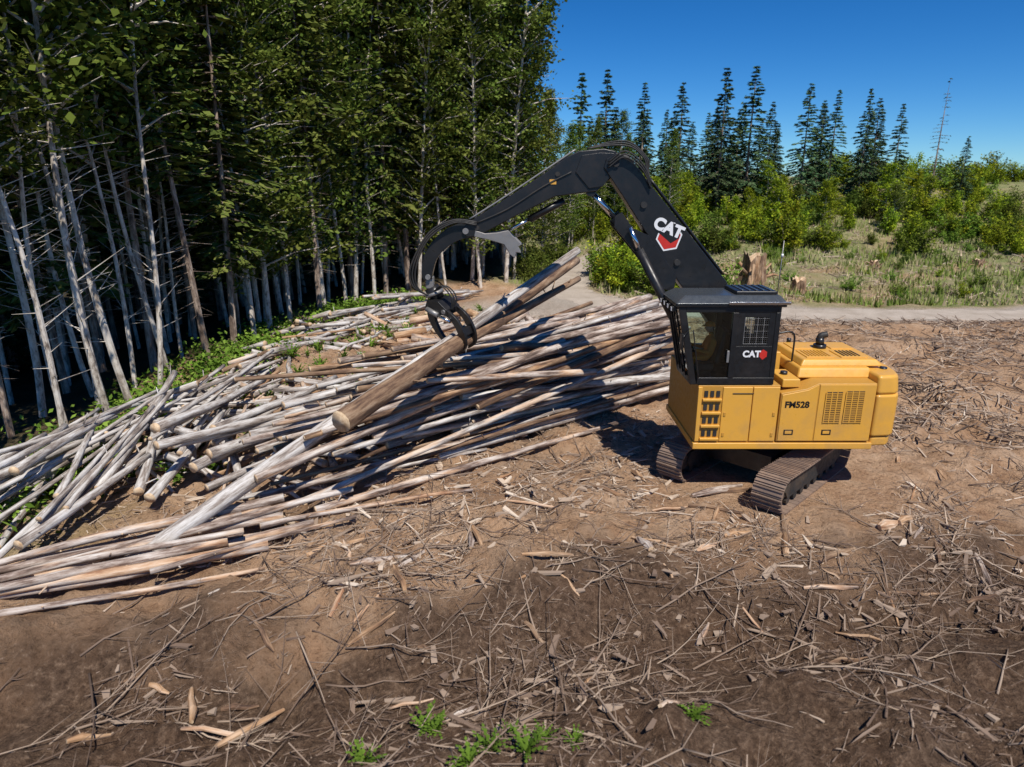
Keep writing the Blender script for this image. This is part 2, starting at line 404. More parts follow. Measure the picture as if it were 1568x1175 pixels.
carried((-1.9,17.0,3.55),(2.2,22.6,4.75),.14,.10,.2,BROWNB)

# ------------------------------------------------------------ debris
def boxes(mb,C,dims,yaw,pitch,tint,taper):
    n=len(C)
    base=np.array([(-1,-1,-1),(1,-1,-1),(1,1,-1),(-1,1,-1),(-1,-1,1),(1,-1,1),(1,1,1),(-1,1,1)],float)*.5
    P=base[None]*dims[:,None,:]
    P=P*(1+rng.uniform(-.3,.3,P.shape))
    P[:,[1,2,5,6],1:]*=taper[:,None,None]
    cy,sy,cp,sp=np.cos(yaw),np.sin(yaw),np.cos(pitch),np.sin(pitch)
    x=P[:,:,0]*cp[:,None]-P[:,:,2]*sp[:,None]; z=P[:,:,0]*sp[:,None]+P[:,:,2]*cp[:,None]; y=P[:,:,1]
    X_=x*cy[:,None]-y*sy[:,None]; Y_=x*sy[:,None]+y*cy[:,None]
    V=np.stack([X_,Y_,z],2)+C[:,None,:]
    fb=np.array([(0,3,2,1),(4,5,6,7),(0,1,5,4),(1,2,6,5),(2,3,7,6),(3,0,4,7)])
    F=(fb[None]+np.arange(n)[:,None,None]*8).reshape(-1,4).tolist()
    mb.add(V.reshape(-1,3),F,0,np.repeat(tint,8))
mb=MB()
def deb(n,xr,yr,lr,wr,thin=.5,tl=(0,1),pw=2.5,cl=1.0):
    y=rng.uniform(yr[0],yr[1],n*3); x=rng.uniform(xr[0],xr[1],n*3)
    d=fbm(x*.5,y*.5,4,91)*cl+rng.uniform(-.5,.5,len(x))
    k=np.argsort(-d)[:n]; x=x[k];y=y[k]
    m1=(np.hypot(x-6.9,y-17.8)>2.8)&(roaddist(x,y)>2.0); x=x[m1];y=y[m1]; n=len(x)
    L=rng.uniform(0,1,n)**pw*(lr[1]-lr[0])+lr[0]; w=rng.uniform(wr[0],wr[1],n)
    z=ground(x,y)+w*.2+.008
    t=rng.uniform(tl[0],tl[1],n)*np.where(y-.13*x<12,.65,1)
    boxes(mb,np.stack([x,y,z],1),np.stack([L,w,w*thin],1),rng.normal(.7,1.1,n),rng.normal(0,.2,n),t,rng.uniform(.25,.9,n))
deb(23000,(-12,14),(7,24),(.04,.32),(.006,.020),.6,(.1,.95))
deb(7000,(-12,30),(22,40),(.1,.5),(.02,.05),.5,(.2,1))
deb(2800,(-11,15),(7,22),(.2,1.3),(.010,.035),.6,(.1,1))
deb(620,(-9,13),(8,21),(.15,.9),(.04,.13),.5,(.4,1))
deb(7500,(10,40),(19,39),(.3,1.8),(.02,.05),.7,(.0,.9),2,.6)
deb(4200,(6,48),(44,72),(.2,1.6),(.03,.08),.7,(.3,1))
mb.obj('wood_debris',[DEB])
mb=MB()
def branch(x,y,L,r,ang,lift=.15,tint=.5):
    k=6; s=np.linspace(0,1,k); P=np.zeros((k,3)); a=ang; px,py=x,y
    for i in range(k):
        P[i]=(px,py,0); a+=random.gauss(0,.06); px+=L/k*math.cos(a); py+=L/k*math.sin(a)
    g_=ground(P[:,0],P[:,1]); lin=g_[0]+(g_[-1]-g_[0])*s
    P[:,2]=np.maximum(g_*.35+lin*.65,g_)+r*.8+s*lift*random.random()**2*L*.5
    tube(mb,P,r*(1-.7*s),5,0,None,tint)
    if L>.9:
        for q in range(4):
            j=random.randint(1,4); aa=ang+random.choice((-.7,.7))*random.uniform(.6,1.3); l=L*random.uniform(.15,.35)
            tube(mb,[P[j],P[j]+np.array([math.cos(aa)*l,math.sin(aa)*l,random.uniform(-.05,.2)])],[r*.5,r*.15],4,0,None,tint)
for i in range(1300):
    zone=random.random()
    if zone<.42: x,y=random.uniform(-9,12),random.uniform(7,14)
    elif zone<.66: x,y=random.uniform(-6,14),random.uniform(12,20)
    else: x,y=random.uniform(10,34),random.uniform(16,38)
    if math.hypot(x-6.9,y-17.8)<3.4: continue
    if float(fbm(np.array([x*.5]),np.array([y*.5]),4,91)[0])<random.uniform(-.4,.05): continue
    branch(x,y,.4+random.random()**2*2.6,random.uniform(.005,.025),random.gauss(.7,1),.3,random.uniform(.1,.75))
mb.obj('fallen_branches',[DEB],True)
mb=MB()
BL=[(-5.2,9.0,.9,2.0,.07),(-4.9,9.4,.6,.3,.05),(-4.6,8.5,1.2,.9,.06),(2.2,8.3,.8,.9,.06),(6.0,13.2,1.9,1.25,.10),(6.6,12.9,1.0,.4,.07),
   (3.0,13.1,.7,1.8,.10),(3.5,13.4,.9,2.6,.06),(8.6,14.3,.5,.3,.12),(9.1,14.4,.5,.5,.11),(-2.6,12.1,1.6,.9,.06),(-2.1,11.6,.8,2.0,.06),
   (.2,12.5,1.5,.1,.05),(-.2,15.2,2.2,-.1,.035),(4.6,15.9,1.8,.5,.09),(4.4,15.4,1.3,-.2,.07),(5.0,16.3,1.4,.2,.08),(-4.4,12.9,1.3,.6,.07),(-3.4,12.6,1.2,.2,.08),(7.4,12.0,1.6,.2,.05)]
random.seed(31)
for i in range(85):
    x,y=random.uniform(-7,12),random.uniform(8.5,20)
    if math.hypot(x-6.9,y-17.8)<3.4 or (y>14+x*.8+3 and x<5): continue
    BL.append((x,y,random.uniform(.25,1.1),random.gauss(.6,1),random.uniform(.025,.065)))
for (x,y,L,a,r) in BL:
    z=gh(x,y)+r*.6; A=np.array([x,y,z]); B=np.array([x+L*math.cos(a),y+L*math.sin(a),gh(x+L*math.cos(a),y+L*math.sin(a))+r*.6])
    tube(mb,[A,A*.7+B*.3+np.array([.02,.02,.02]),A*.3+B*.7+np.array([.0,-.02,.0]),B],[r*.6,r,r*.85,r*.4],7,random.choice((0,2,2)),1,random.uniform(.15,.6),.55)
mb.obj('broken_log_pieces',[LOGB,CUT,BROWNB],False)

# ------------------------------------------------------------ vegetation
def leafverts(C,size,upb=.6,asp=.6):
    n=len(C); nrm=rng.normal(0,1,(n,3)); nrm[:,2]=np.abs(nrm[:,2])+upb; nrm/=np.linalg.norm(nrm,axis=1)[:,None]
    t=rng.normal(0,1,(n,3)); u=np.cross(nrm,t); u/=np.linalg.norm(u,axis=1)[:,None]; w=np.cross(nrm,u)
    s=size*rng.uniform(.6,1.3,n)[:,None]
    V=np.stack([C-u*s,C-w*s*asp+u*s*.1,C+u*s,C+w*s*asp+u*s*.1],1).reshape(-1,3)
    F=np.arange(4*n).reshape(n,4).tolist(); return V,F
def alder(H,start,nl,spread,seed,lpc=24,size=.15,r0=.17,lean=.5,dead=0,name='a',mats=None,cl=5,crook=.25):
    random.seed(seed); mb=MB()
    k=12; s=np.linspace(0,1,k); lx,ly=random.gauss(0,lean),random.gauss(0,lean)
    P=np.stack([lx*s+crook*np.sin(s*5+seed)-crook*math.sin(seed),ly*s+crook*np.cos(s*4+seed)-crook*math.cos(seed),H*s-.3],1)
    tube(mb,P,r0*(1-s*.85),8,0,None,random.uniform(0,.25),.1)
    def at(t): return np.array([np.interp(t,s,P[:,i]) for i in range(3)])
    CC=[];TT=[]
    for i in range(nl):
        t=start+(1-start)*((i+random.random())/nl); c=at(t); az=random.random()*6.283
        prof=math.sin(min(1,(t-start)/(1-start)*.85+.22)*math.pi)**.7
        L=spread*prof*random.uniform(.5,1.25)+.3
        el=random.uniform(.25,.85)
        d=np.array([math.cos(az)*math.cos(el),math.sin(az)*math.cos(el),math.sin(el)])
        q=c+d*L*.55; e=c+d*L+np.array([0,0,-.12*L])
        tube(mb,[c,q,e],[.045*L/spread+.015,.025,.008],4,0,None,.1,caps=False)
        for j in range(cl):
            f=random.uniform(.3,1.05); cc=c+(e-c)*f+rng.normal(0,.25*L/3+.12,3)
            m_=int(lpc*random.uniform(.4,1.4)); pts=cc+rng.normal(0,1,(m_,3))*np.array([.40,.40,.24])*random.uniform(.6,1.2)
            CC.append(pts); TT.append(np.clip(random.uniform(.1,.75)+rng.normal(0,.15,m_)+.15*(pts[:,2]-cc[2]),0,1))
    for i in range(dead):
        t=random.uniform(.12,start+.1); c=at(t); az=random.random()*6.283; L=random.uniform(.3,1.5)
        tube(mb,[c,c+np.array([math.cos(az)*L,math.sin(az)*L,random.uniform(.0,.7)*L])],[.018,.005],3,0,None,.1,caps=False)
    C=np.vstack(CC);T=np.concatenate(TT); V,F=leafverts(C,size)
    mb.add(V,F,1,np.repeat(T,4)); return mb.mesh(name,mats or [BIRCH,ALDER])
def fir(H,start,seed,w=.17,name='f',r0=.22,dens=1.,dead=0,size=.2,sparse=0,mats=None,cap=3.1,zmax=1.):
    random.seed(seed); mb=MB()
    s=np.linspace(0,1,8); tube(mb,np.stack([s*0+.1*np.sin(s*3),s*0,H*s-.3],1),r0*(1-s*.95),8,0,None,.05,.1)
    z=H*start; CC=[];DD=[];TT=[]
    while z<H*.985:
        nb=random.randint(4,6)
        for i in range(nb):
            if random.random()<.12+sparse: continue
            az=random.random()*6.283; L=(min(cap,w*(H-z))*random.uniform(.5,1.25)+.2)*min(1,.55+(z-H*start)/(H*.25))
            dr=-.10-.25*(1-(z/H))+.35*(z/H)**2
            d=np.array([math.cos(az),math.sin(az),dr]); c=np.array([0,0,z]); e=c+d*L
            tube(mb,[c,e],[.03,.006],3,0,None,.05,caps=False)
            m_=int((L/.16+2)*2.6*dens); f=np.sqrt(rng.uniform(.03,1,m_))
            side=rng.choice([-1,1],m_)*rng.uniform(0,.28,m_)*(1.15-f)*L*.9
            pr=np.array([-math.sin(az),math.cos(az),0])
            pts=c+np.outer(f,d*L)+np.outer(side,pr); pts[:,2]+=-.06*np.abs(side)-.12*f*f*L*.5+rng.normal(0,.05,m_)+.1*f*L*.3
            CC.append(pts); DD.append(np.outer(np.ones(m_),[math.cos(az),math.sin(az),-.25])+np.outer(np.sign(side)*.6,pr)+rng.normal(0,.2,(m_,3)))
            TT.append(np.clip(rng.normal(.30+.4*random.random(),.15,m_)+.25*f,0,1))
        z+=random.uniform(.22,.45)*(1+sparse*.5)
    for i in range(dead):
        c=np.array([0,0,random.uniform(.1,start+.08)*H]); az=random.random()*6.283; L=random.uniform(.3,1.3)
        tube(mb,[c,c+np.array([math.cos(az)*L,math.sin(az)*L,-.2*L])],[.014,.004],3,0,None,.1,caps=False)
    C=np.vstack(CC);Dd=np.vstack(DD);T=np.concatenate(TT); n=len(C)
    Dd/=np.linalg.norm(Dd,axis=1)[:,None]; w_=np.cross(Dd,np.array([0,0,1.])+rng.normal(0,.45,(n,3))); w_/=np.linalg.norm(w_,axis=1)[:,None]
    sz=size*rng.uniform(.6,1.4,n)[:,None]
    V=np.stack([C-Dd*sz,C-w_*sz*.38,C+Dd*sz,C+w_*sz*.38],1).reshape(-1,3)
    mb.add(V,np.arange(4*n).reshape(n,4).tolist(),1,np.repeat(T,4)); return mb.mesh(name,mats or [TREEB,FIR])
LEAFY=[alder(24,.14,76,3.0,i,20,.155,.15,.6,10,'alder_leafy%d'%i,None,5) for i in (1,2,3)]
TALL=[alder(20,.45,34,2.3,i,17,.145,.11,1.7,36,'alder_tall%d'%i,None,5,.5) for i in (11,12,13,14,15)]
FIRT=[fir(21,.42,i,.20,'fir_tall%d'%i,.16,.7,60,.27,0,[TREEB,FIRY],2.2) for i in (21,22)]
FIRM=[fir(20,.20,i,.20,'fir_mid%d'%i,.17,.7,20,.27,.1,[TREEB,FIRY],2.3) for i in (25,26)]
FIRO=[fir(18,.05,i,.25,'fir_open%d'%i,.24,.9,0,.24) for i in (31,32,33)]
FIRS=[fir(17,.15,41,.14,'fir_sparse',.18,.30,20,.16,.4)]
YOUNG=[alder(9,.05,36,2.3,i,24,.15,.09,.4,0,'young_alder%d'%i,[BIRCH,SHRUB if i!=53 else ALDER]) for i in (51,52,53)]
def shrub(seed,mat,h=2.6,w=1.5,n=2000,size=.12):
    random.seed(seed); mb=MB(); CC=[];TT=[]
    for i in range(22):
        az=random.random()*6.283; rr=random.random()**.6*w*random.uniform(.8,1.2); e=np.array([math.cos(az)*rr,math.sin(az)*rr,h*random.uniform(.25,1.2)*(1-.45*rr/w)])
        tube(mb,[(0,0,-.1),e*.5+np.array([0,0,.1]),e],[.03,.02,.006],4,0,None,.1,caps=False)
        m_=n//22; pts=e*rng.uniform(.45,1.2,(m_,1))+rng.normal(0,.20,(m_,3)); pts[:,2]=np.abs(pts[:,2])
        CC.append(pts); TT.append(np.clip(random.uniform(.0,.85)+rng.normal(0,.18,m_),0,1))
    V,F=leafverts(np.vstack(CC),size); mb.add(V,F,1,np.repeat(np.concatenate(TT),4)); return mb.mesh('shrub_mesh%d'%seed,[TREEB,mat])
SH=[shrub(61,SHRUB),shrub(62,SHRUB,3.2,1.2),shrub(63,ALDER),shrub(64,FERN,2.2,1.9)]
def put(name,me,x,y,sc=1.,rz=None,z=None,tilt=0):
    o=D.objects.new(name,me); col.objects.link(o)
    o.location=(x,y,gh(x,y) if z is None else z); o.scale=(sc*random.uniform(.85,1.15),sc*random.uniform(.85,1.15),sc)
    o.rotation_euler=(random.gauss(0,tilt),random.gauss(0,tilt),random.random()*6.283 if rz is None else rz); return o
random.seed(99)
pts=[]
def tryadd(x,y,dm):
    for (a,b_) in pts:
        if (a-x)**2+(b_-y)**2<dm*dm: return False
    pts.append((x,y)); return True
tries=0
while len(pts)<300 and tries<9000:
    tries+=1
    y=random.uniform(13,84); dpt=random.random()**1.5*(32 if y<50 else 24)
    x=float(forest_edge(y))-.4-dpt
    if y>52: x=random.uniform(-34,0.2)
    if x< -.86*y-3: continue
    if not tryadd(x,y,1.35 if dpt<9 else 1.95): continue
    front=float(forest_edge(y))-x
    q=random.random()
    leftz=x/y<-.42
    if y>52 and x>-12 and y<66: me_=random.choice(LEAFY); nm='alder_tree'; sc=random.uniform(.95,1.15)
    elif leftz:
        if q<.58 and front<8: me_=random.choice(TALL);nm='alder_tree'
        elif front>3.5 and q>.72: me_=random.choice(FIRM);nm='fir_tree'
        else: me_=random.choice(FIRT);nm='fir_tree'
        sc=random.uniform(.8,1.15)
    else:
        if q<.58 and front<10: me_=random.choice(LEAFY);nm='alder_tree'
        elif q<.70: me_=random.choice(TALL);nm='alder_tree'
        elif q<.85: me_=random.choice(FIRM);nm='fir_tree'
        else: me_=random.choice(FIRT);nm='fir_tree'
        sc=random.uniform(.85,1.1)
        if me_ not in LEAFY and y>36: sc*=1.2
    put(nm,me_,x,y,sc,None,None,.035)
for i in range(70):
    y=random.uniform(25,90); x=max(float(forest_edge(y))-random.uniform(10,28),-.88*y)
    put('conifer_tree',FIRO[i%3],x,y,random.uniform(.35,.7))
for (x,y,s_) in [(.8,60,.55),(2.6,62.5,.62),(1.2,65,.7),(4.2,66,.6),(3.0,69,.66),(5.6,69,.5),(6.2,72,.5),(8.5,73.5,.5),(11,76,.5)]:
    put('alder_tree',random.choice(LEAFY),x,y,s_)
for (x,y,s_) in [(1.6,57.5,.8),(2.2,60,.9),(3.6,62,.9),(4.6,64.5,.8),(1.0,55.5,.7)]:
    put('shrub',SH[2],x,y,s_)
for (x,y,h) in [(7.6,80,18.7),(10.6,82,19.3),(14.4,80,17.6),(18.3,79,17.7),(22.6,78,18.9),(26,79,19.1),(29.2,82,16.0),(32,79,17.6),(36,81,17.0),(39,80,17.0),(42.2,79,15.4),(53,84,12.5)]:
    z=gh(x,y); put('conifer_tree',random.choice(FIRO),x,y,(h-z)/17.8,None,z)
put('dead_conifer_tree',FIRS[0],47.3,80,.82)
for i in range(34):
    x=random.uniform(3,46); y=random.uniform(84,96); z=gh(x,y)
    put('conifer_tree',random.choice(FIRO),x,y,random.uniform(.38,.68),None,z)
for i in range(30):
    x=random.uniform(6,46); y=random.uniform(71,80)
    put('young_tree',random.choice(YOUNG),x,y,random.uniform(.3,.62))
for i in range(10):
    x=random.uniform(9,15); y=random.uniform(66,76)
    if roaddist(np.array([x]),np.array([y]))[0]<2.5: continue
    put('alder_tree',random.choice(LEAFY),x,y,random.uniform(.30,.45))
for i in range(30):
    x=random.uniform(6.8,14); y=random.uniform(46.5,58)
    if roaddist(np.array([x]),np.array([y]))[0]<2.6: continue
    put('shrub',SH[random.choice((0,1,1,3))],x,y,random.uniform(.4,1.05))
for i in range(170):
    y=random.uniform(61,84); x=random.uniform(9,66)
    put('shrub',SH[random.choice((0,1,0,1,3,2))],x,y,random.uniform(.35,1.1))
for i in range(120):
    y=random.uniform(84,116); x=random.uniform(44,104)
    put('shrub',SH[random.choice((0,1,3,0))],x,y,random.uniform(.7,1.5))
for i in range(60):
    x=random.uniform(9,45); y=random.uniform(45,64)
    if roaddist(np.array([x]),np.array([y]))[0]<3: continue
    put('shrub',SH[random.choice((0,3,3,2))],x,y,random.uniform(.12,.38))
mb=MB(); CC=[];TT=[]
for i in range(520):
    y=random.uniform(13,48); x=float(forest_edge(y))+random.gauss(.6,1.3); z=gh(x,y); m_=34; s_=random.uniform(.2,.6)
    p=rng.normal(0,1,(m_,3))*s_*np.array([1,1,.6]); p[:,2]=np.abs(p[:,2]); CC.append(p+np.array([x,y,z])); TT.append(np.clip(random.uniform(.2,.8)+rng.normal(0,.2,m_),0,1))
V,F=leafverts(np.vstack(CC),.11); mb.add(V,F,0,np.repeat(np.concatenate(TT),4)); mb.obj('undergrowth',[FERN])
def fernclump(mb,x,y,s,n=26,mat=0):
    z=gh(x,y)
    for i in range(n):
        az=random.random()*6.283; L=s*random.uniform(.6,1.2); el=random.uniform(.5,1.3)
        k=4; P=[]
        for j in range(k+1):
            t=j/k; P.append((x+math.cos(az)*L*t*math.cos(el),y+math.sin(az)*L*t*math.cos(el),z+L*(math.sin(el)*t-.35*t*t)))
        P=np.array(P); pr=np.array([-math.sin(az),math.cos(az),0]); V=[];F=[]
        for j in range(k):
            w=s*.11*(1-j/k*.7)
            for sd in(-1,1):
                c_=P[j]*.5+P[j+1]*.5; b0=len(V)
                V+= [P[j],c_+pr*sd*w+np.array([0,0,-w*.2]),P[j+1]]; F.append((b0,b0+1,b0+2))
        mb.add(V,F,mat,random.uniform(.1,.6))
mb=MB()
for (x,y,s) in [(-5.4,21.6,.8),(-5.0,22,.6),(-1.35,8.7,.5),(-1.15,8.55,.4),(.0,8.35,.35),(-.3,7.9,.45),(.2,7.75,.5),(2.75,8.45,.4),(-3.4,24,.8),(-6,26.5,.8),(-7.2,24.5,.9),(.3,30,.9),(1.2,33.5,.9),(-8,20,.7),
   (-9.6,22,.9),(-2.1,7.7,.42),(-9,27,.9),(-10,29,.9),(-6.3,33,.9),(1.8,35,.9),(-10.5,17.5,.8),(-7,17.8,.6),(-3,26.6,.9),(.9,7.9,.3),(-.6,7.6,.45),(.5,8.2,.35)]:
    fernclump(mb,x,y,s)
for i in range(130):
    y=random.uniform(16,42); fernclump(mb,float(forest_edge(y))+random.uniform(1,8),y,random.uniform(.4,1.0),16)
mb.obj('fern_plants',[FERN])
n=46000
x=rng.uniform(0,75,n); y=44+rng.random(n)**1.3*40
rdd=roaddist(x,y); k=(rdd>2.0)&(x>5.5-np.clip(y-47,0,8)*.8); x=x[k];y=y[k]
cl=fbm(x*.25,y*.25,4,111); k=cl+rng.uniform(-.35,.35,len(x))>-.2; x=x[k];y=y[k];cl=cl[k]; n=len(x)
z=ground(x,y); hgt=rng.uniform(.12,.65,n)*(1+cl); az=rng.uniform(0,6.28,n); w=rng.uniform(.03,.10,n)
B=np.stack([x,y,z-.02],1); dx=np.stack([np.cos(az),np.sin(az),np.zeros(n)],1)
V=np.stack([B-dx*w[:,None],B+dx*w[:,None],B+np.stack([rng.normal(0,.12,n),rng.normal(0,.12,n),hgt],1)],1).reshape(-1,3)
mb=MB(); mb.add(V,np.arange(3*n).reshape(n,3).tolist(),0,np.repeat(np.clip(.5-cl*.9+rng.normal(0,.25,n),0,1),3)); mb.obj('grass',[GRASS])
def stump(x,y,h,r):
    mb=MB(); z=gh(x,y); n=14; rings=[(-.2,1.7),(.12*h,1.25),(.4*h,1.),(.8*h,.95),(h,.9)]
    V=[];F=[]
    for zi,(dz,rr) in enumerate(rings):
        for k in range(n):
            a=k*6.283/n; q=rr*r*(1+.25*math.sin(k*2.3)*(1.3-zi*.2)+random.uniform(-.1,.1))
            V.append((x+q*math.cos(a),y+q*math.sin(a),z+dz+(random.uniform(-.25,.35)*h if zi==4 else 0)))
    for i in range(4):
        for k in range(n): F.append((i*n+k,i*n+(k+1)%n,(i+1)*n+(k+1)%n,(i+1)*n+k))
    V.append((x,y,z+h*.75))
    M=[0]*len(F)
    for k in range(n): F.append((4*n+k,4*n+(k+1)%n,5*n)); M.append(1)
    mb.add(V,F,M,.3)
    for i in range(7):
        a=random.random()*6.28; tube(mb,[(x,y,z+.2*h),(x+math.cos(a)*r*1.6,y+math.sin(a)*r*1.6,z+random.uniform(0,.9)*h),(x+math.cos(a)*r*2.3,y+math.sin(a)*r*2.3,z+random.uniform(0,1)*h)],[.2*r,.12*r,.03*r],6,0,1,.4)
    mb.obj('tree_stump',[BROWNB,CUT])
random.seed(5)
stump(17.3,49,1.9,.85); stump(20.2,48,.9,.5); stump(38,56,.6,.4); stump(30,57,.45,.35); stump(43,57,.8,.4)

# ------------------------------------------------------------ log loader
E=D.objects.new('log_loader',None); col.objects.link(E); E.location=(6.9,17.8,0)
def bev(o,w,seg=2):
    if w>0:
        m_=o.modifiers.new('bevel','BEVEL'); m_.width=w; m_.segments=seg; m_.limit_method='ANGLE'; m_.angle_limit=R(35)
        for p in o.data.polygons: p.use_smooth=True
        w_=o.modifiers.new('wn','WEIGHTED_NORMAL'); w_.keep_sharp=True
def prism(name,pts,y0,y1,mat,bw=.02,seg=2):
    n=len(pts); A=sum(pts[i][0]*pts[(i+1)%n][1]-pts[(i+1)%n][0]*pts[i][1] for i in range(n))
    if A<0: pts=pts[::-1]
    V=[(p[0],y0,p[1]) for p in pts]+[(p[0],y1,p[1]) for p in pts]
    F=[tuple(range(n)),tuple(range(2*n-1,n-1,-1))]+[((i+1)%n,i,i+n,(i+1)%n+n) for i in range(n)]
    me=D.meshes.new(name); me.from_pydata(V,[],F); me.materials.append(mat); me.update()
    o=D.objects.new(name,me); col.objects.link(o); par(o,E); bev(o,bw,seg); return o
def box(name,x0,x1,y0,y1,z0,z1,mat,bw=.015): return prism(name,[(x0,z0),(x1,z0),(x1,z1),(x0,z1)],y0,y1,mat,bw)
def planp(name,pts,z0,z1,mat,bw=.03,top=None,seg=3):
    n=len(pts); top=top or pts
    V=[(p[0],p[1],z0) for p in pts]+[(p[0],p[1],z1) for p in top]
    F=[tuple(range(n))[::-1],tuple(range(n,2*n))]+[(i,(i+1)%n,(i+1)%n+n,i+n) for i in range(n)]
    me=D.meshes.new(name); me.from_pydata(V,[],F); me.materials.append(mat); me.update()
    o=D.objects.new(name,me); col.objects.link(o); par(o,E); bev(o,bw,seg); return o
def cyl(name,a,b_,r,mat,n=16,r2=None):
    mb=MB(); tube(mb,[a,b_],[r,r2 or r],n); o=mb.obj(name,[mat],False,E)
    for p in o.data.polygons: p.use_smooth=len(p.vertices)==4
    return o
def hose(name,pts,r,mat=None):
    mb=MB(); tube(mb,catmull(pts,7),r,8); return mb.obj(name,[mat or BLK2],True,E)
YN,YF=16.27,19.4
box('deck_frame',4.62,9.2,YN-.02,YF,1.30,1.47,YEL,.02)
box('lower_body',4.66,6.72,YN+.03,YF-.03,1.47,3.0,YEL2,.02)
box('cab_base_door',5.28,6.02,YN-.012,YN+.05,1.52,2.96,YEL,.015)
box('cab_base_door_b',6.04,6.70,YN-.012,YN+.05,1.52,2.96,YEL,.015)
box('cab_base_edge',4.66,4.76,YN-.012,YN+.05,1.52,2.96,YEL,.01)
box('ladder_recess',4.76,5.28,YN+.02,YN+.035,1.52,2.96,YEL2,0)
for i,z in enumerate((1.55,1.9,2.25,2.6)):
    box('ladder_step_%d'%i,4.78,5.26,YN-.05,YN+.03,z,z+.06,YEL,.008)
    for k in (4.82,4.97,5.12): box('ladder_hole_%d'%i,k,k+.09,YN-.0,YN+.018,z+.10,z+.26,BLK2,0)
box('panel_trim',5.52,6.05,YN-.03,YN-.013,2.79,2.81,BLK,.004)
for x in (5.36,6.6): 
    for z in (1.65,2.2): box('hinge',x-.03,x+.03,YN-.028,YN-.013,z,z+.1,YEL2,.004)
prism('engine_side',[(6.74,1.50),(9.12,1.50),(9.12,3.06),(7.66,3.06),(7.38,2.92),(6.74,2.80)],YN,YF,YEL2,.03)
prism('engine_door_a',[(6.77,1.53),(7.66,1.53),(7.66,3.03),(7.40,2.89),(6.77,2.76)],YN-.02,YN+.01,YEL,.014)
box('engine_door_b',7.69,9.10,YN-.02,YN+.01,1.53,3.03,YEL,.014)
def grille(x0,x1,z0,z1,y=YN-.028):
    box('grille_back',x0,x1,y,y+.006,z0,z1,BLK2,0)
    k=int((z1-z0)/.055)
    for i in range(k): box('grille_slat',x0,x1,y-.012,y-.001,z0+i*(z1-z0)/k,z0+i*(z1-z0)/k+.034,YEL2,0)
    for i in range(4): 
        xx=x0+(x1-x0)*i/3; box('grille_bar',xx-.012,xx+.012,y-.016,y-.0125,z0,z1,YEL,0)
grille(7.86,8.27,2.02,2.84); grille(8.36,8.82,2.02,2.86)
for x in (6.9,7.86): 
    box('latch',x,x+.24,YN-.03,YN-.021,1.70,1.84,BLK,.004); box('latch_plate',x+.03,x+.2,YN-.038,YN-.031,1.73,1.81,YEL,.003)
CX=10.0
def arc(x0,xm,y0,y1,k=14):
    P=[(x0,y0)]
    for i in range(k+1):
        t=-1+2*i/k; c=(y0+y1)/2; h=(y1-y0)/2
        a=t*math.pi/2; P.append((x0+ .10+(xm-x0-.10)*(math.cos(a)**.45 if math.cos(a)>1e-6 else 0), c+h*math.sin(a)*1.0))
    P.append((x0,y1)); return P
cw=arc(9.14,CX,YN-.01,YF); cwt=[(9.14+(x-9.14)*.9,17.83+(y-17.83)*.965) for x,y in cw]; cwt[0]=(9.14,cwt[0][1]); cwt[-1]=(9.14,cwt[-1][1])
planp('counterweight_lower',[(9.16+(x-9.14)*.9,17.83+(y-17.83)*.97) for x,y in cw],1.36,1.62,YEL,.06)
planp('counterweight',cw,1.63,2.75,YEL,.07)
planp('counterweight_top',[(9.14+(x-9.14)*.985,17.83+(y-17.83)*.992) for x,y in cw],2.75,3.24,YEL,.14,cwt,5)
for (x,y) in ((9.6,17.0),(9.6,18.7)): cyl('lift_eye',(x,y,3.2),(x,y,3.28),.09,BLK,12)
planp('hood_base',[(7.30,16.75),(9.2,16.75),(9.2,19.3),(7.30,19.3)],3.05,3.30,YEL,.05,[(7.38,16.88),(9.2,16.88),(9.2,19.22),(7.38,19.22)])
planp('hood_top',[(7.45,17.0),(9.6,17.0),(9.6,19.15),(7.45,19.15)],3.29,3.46,YEL,.04,[(7.55,17.1),(9.45,17.1),(9.45,19.05),(7.55,19.05)])
for (x0,x1,y0,y1) in ((7.7,8.45,17.25,18.0),(8.6,9.3,17.25,18.0),(7.7,8.25,18.2,18.9),(8.75,9.35,18.2,18.9)):
    box('hood_panel',x0,x1,y0,y1,3.455,3.485,YEL,.012)
for i in range(7): box('hood_louver',7.78+i*.09,7.81+i*.09,17.32,17.92,3.48,3.5,YEL2,0)
for i in range(5): box('hood_louver',8.7+i*.1,8.74+i*.1,17.35,17.9,3.48,3.5,BLK2,0)
cyl('exhaust_base',(8.5,18.35,3.44),(8.5,18.35,3.56),.17,BLK); cyl('exhaust_pipe',(8.5,18.35,3.55),(8.48,18.35,3.74),.11,BLK); hose('exhaust_tip',[(8.48,18.35,3.7),(8.5,18.35,3.8),(8.66,18.35,3.84)],.09,BLK2)
cyl('cap_a',(7.9,19.0,3.44),(7.9,19.0,3.58),.06,BLK,10)
box('bay_floor',6.72,7.3,16.6,19.3,2.82,2.9,BLK2,.01)
box('tank_box',6.80,7.25,16.42,17.4,2.9,3.12,YEL,.03); box('tank_box_b',6.75,7.2,17.7,18.8,2.9,3.5,YEL,.03)
cyl('fuel_cap',(7.0,16.9,3.1),(7.0,16.9,3.2),.09,BLK,12)
hose('handrail',[(6.85,17.5,3.0),(6.86,17.5,3.6),(6.92,17.5,3.98),(7.1,17.5,4.08),(7.34,17.5,4.08),(7.42,17.5,3.9),(7.42,17.5,3.3)],.025,BLK)
hose('handrail_b',[(6.85,18.6,3.0),(6.86,18.6,3.7),(7.1,18.6,3.95),(7.38,18.6,3.9),(7.42,18.6,3.3)],.022,BLK)
box('far_side_box',4.8,6.7,18.7,YF,3.0,3.35,YEL,.04)
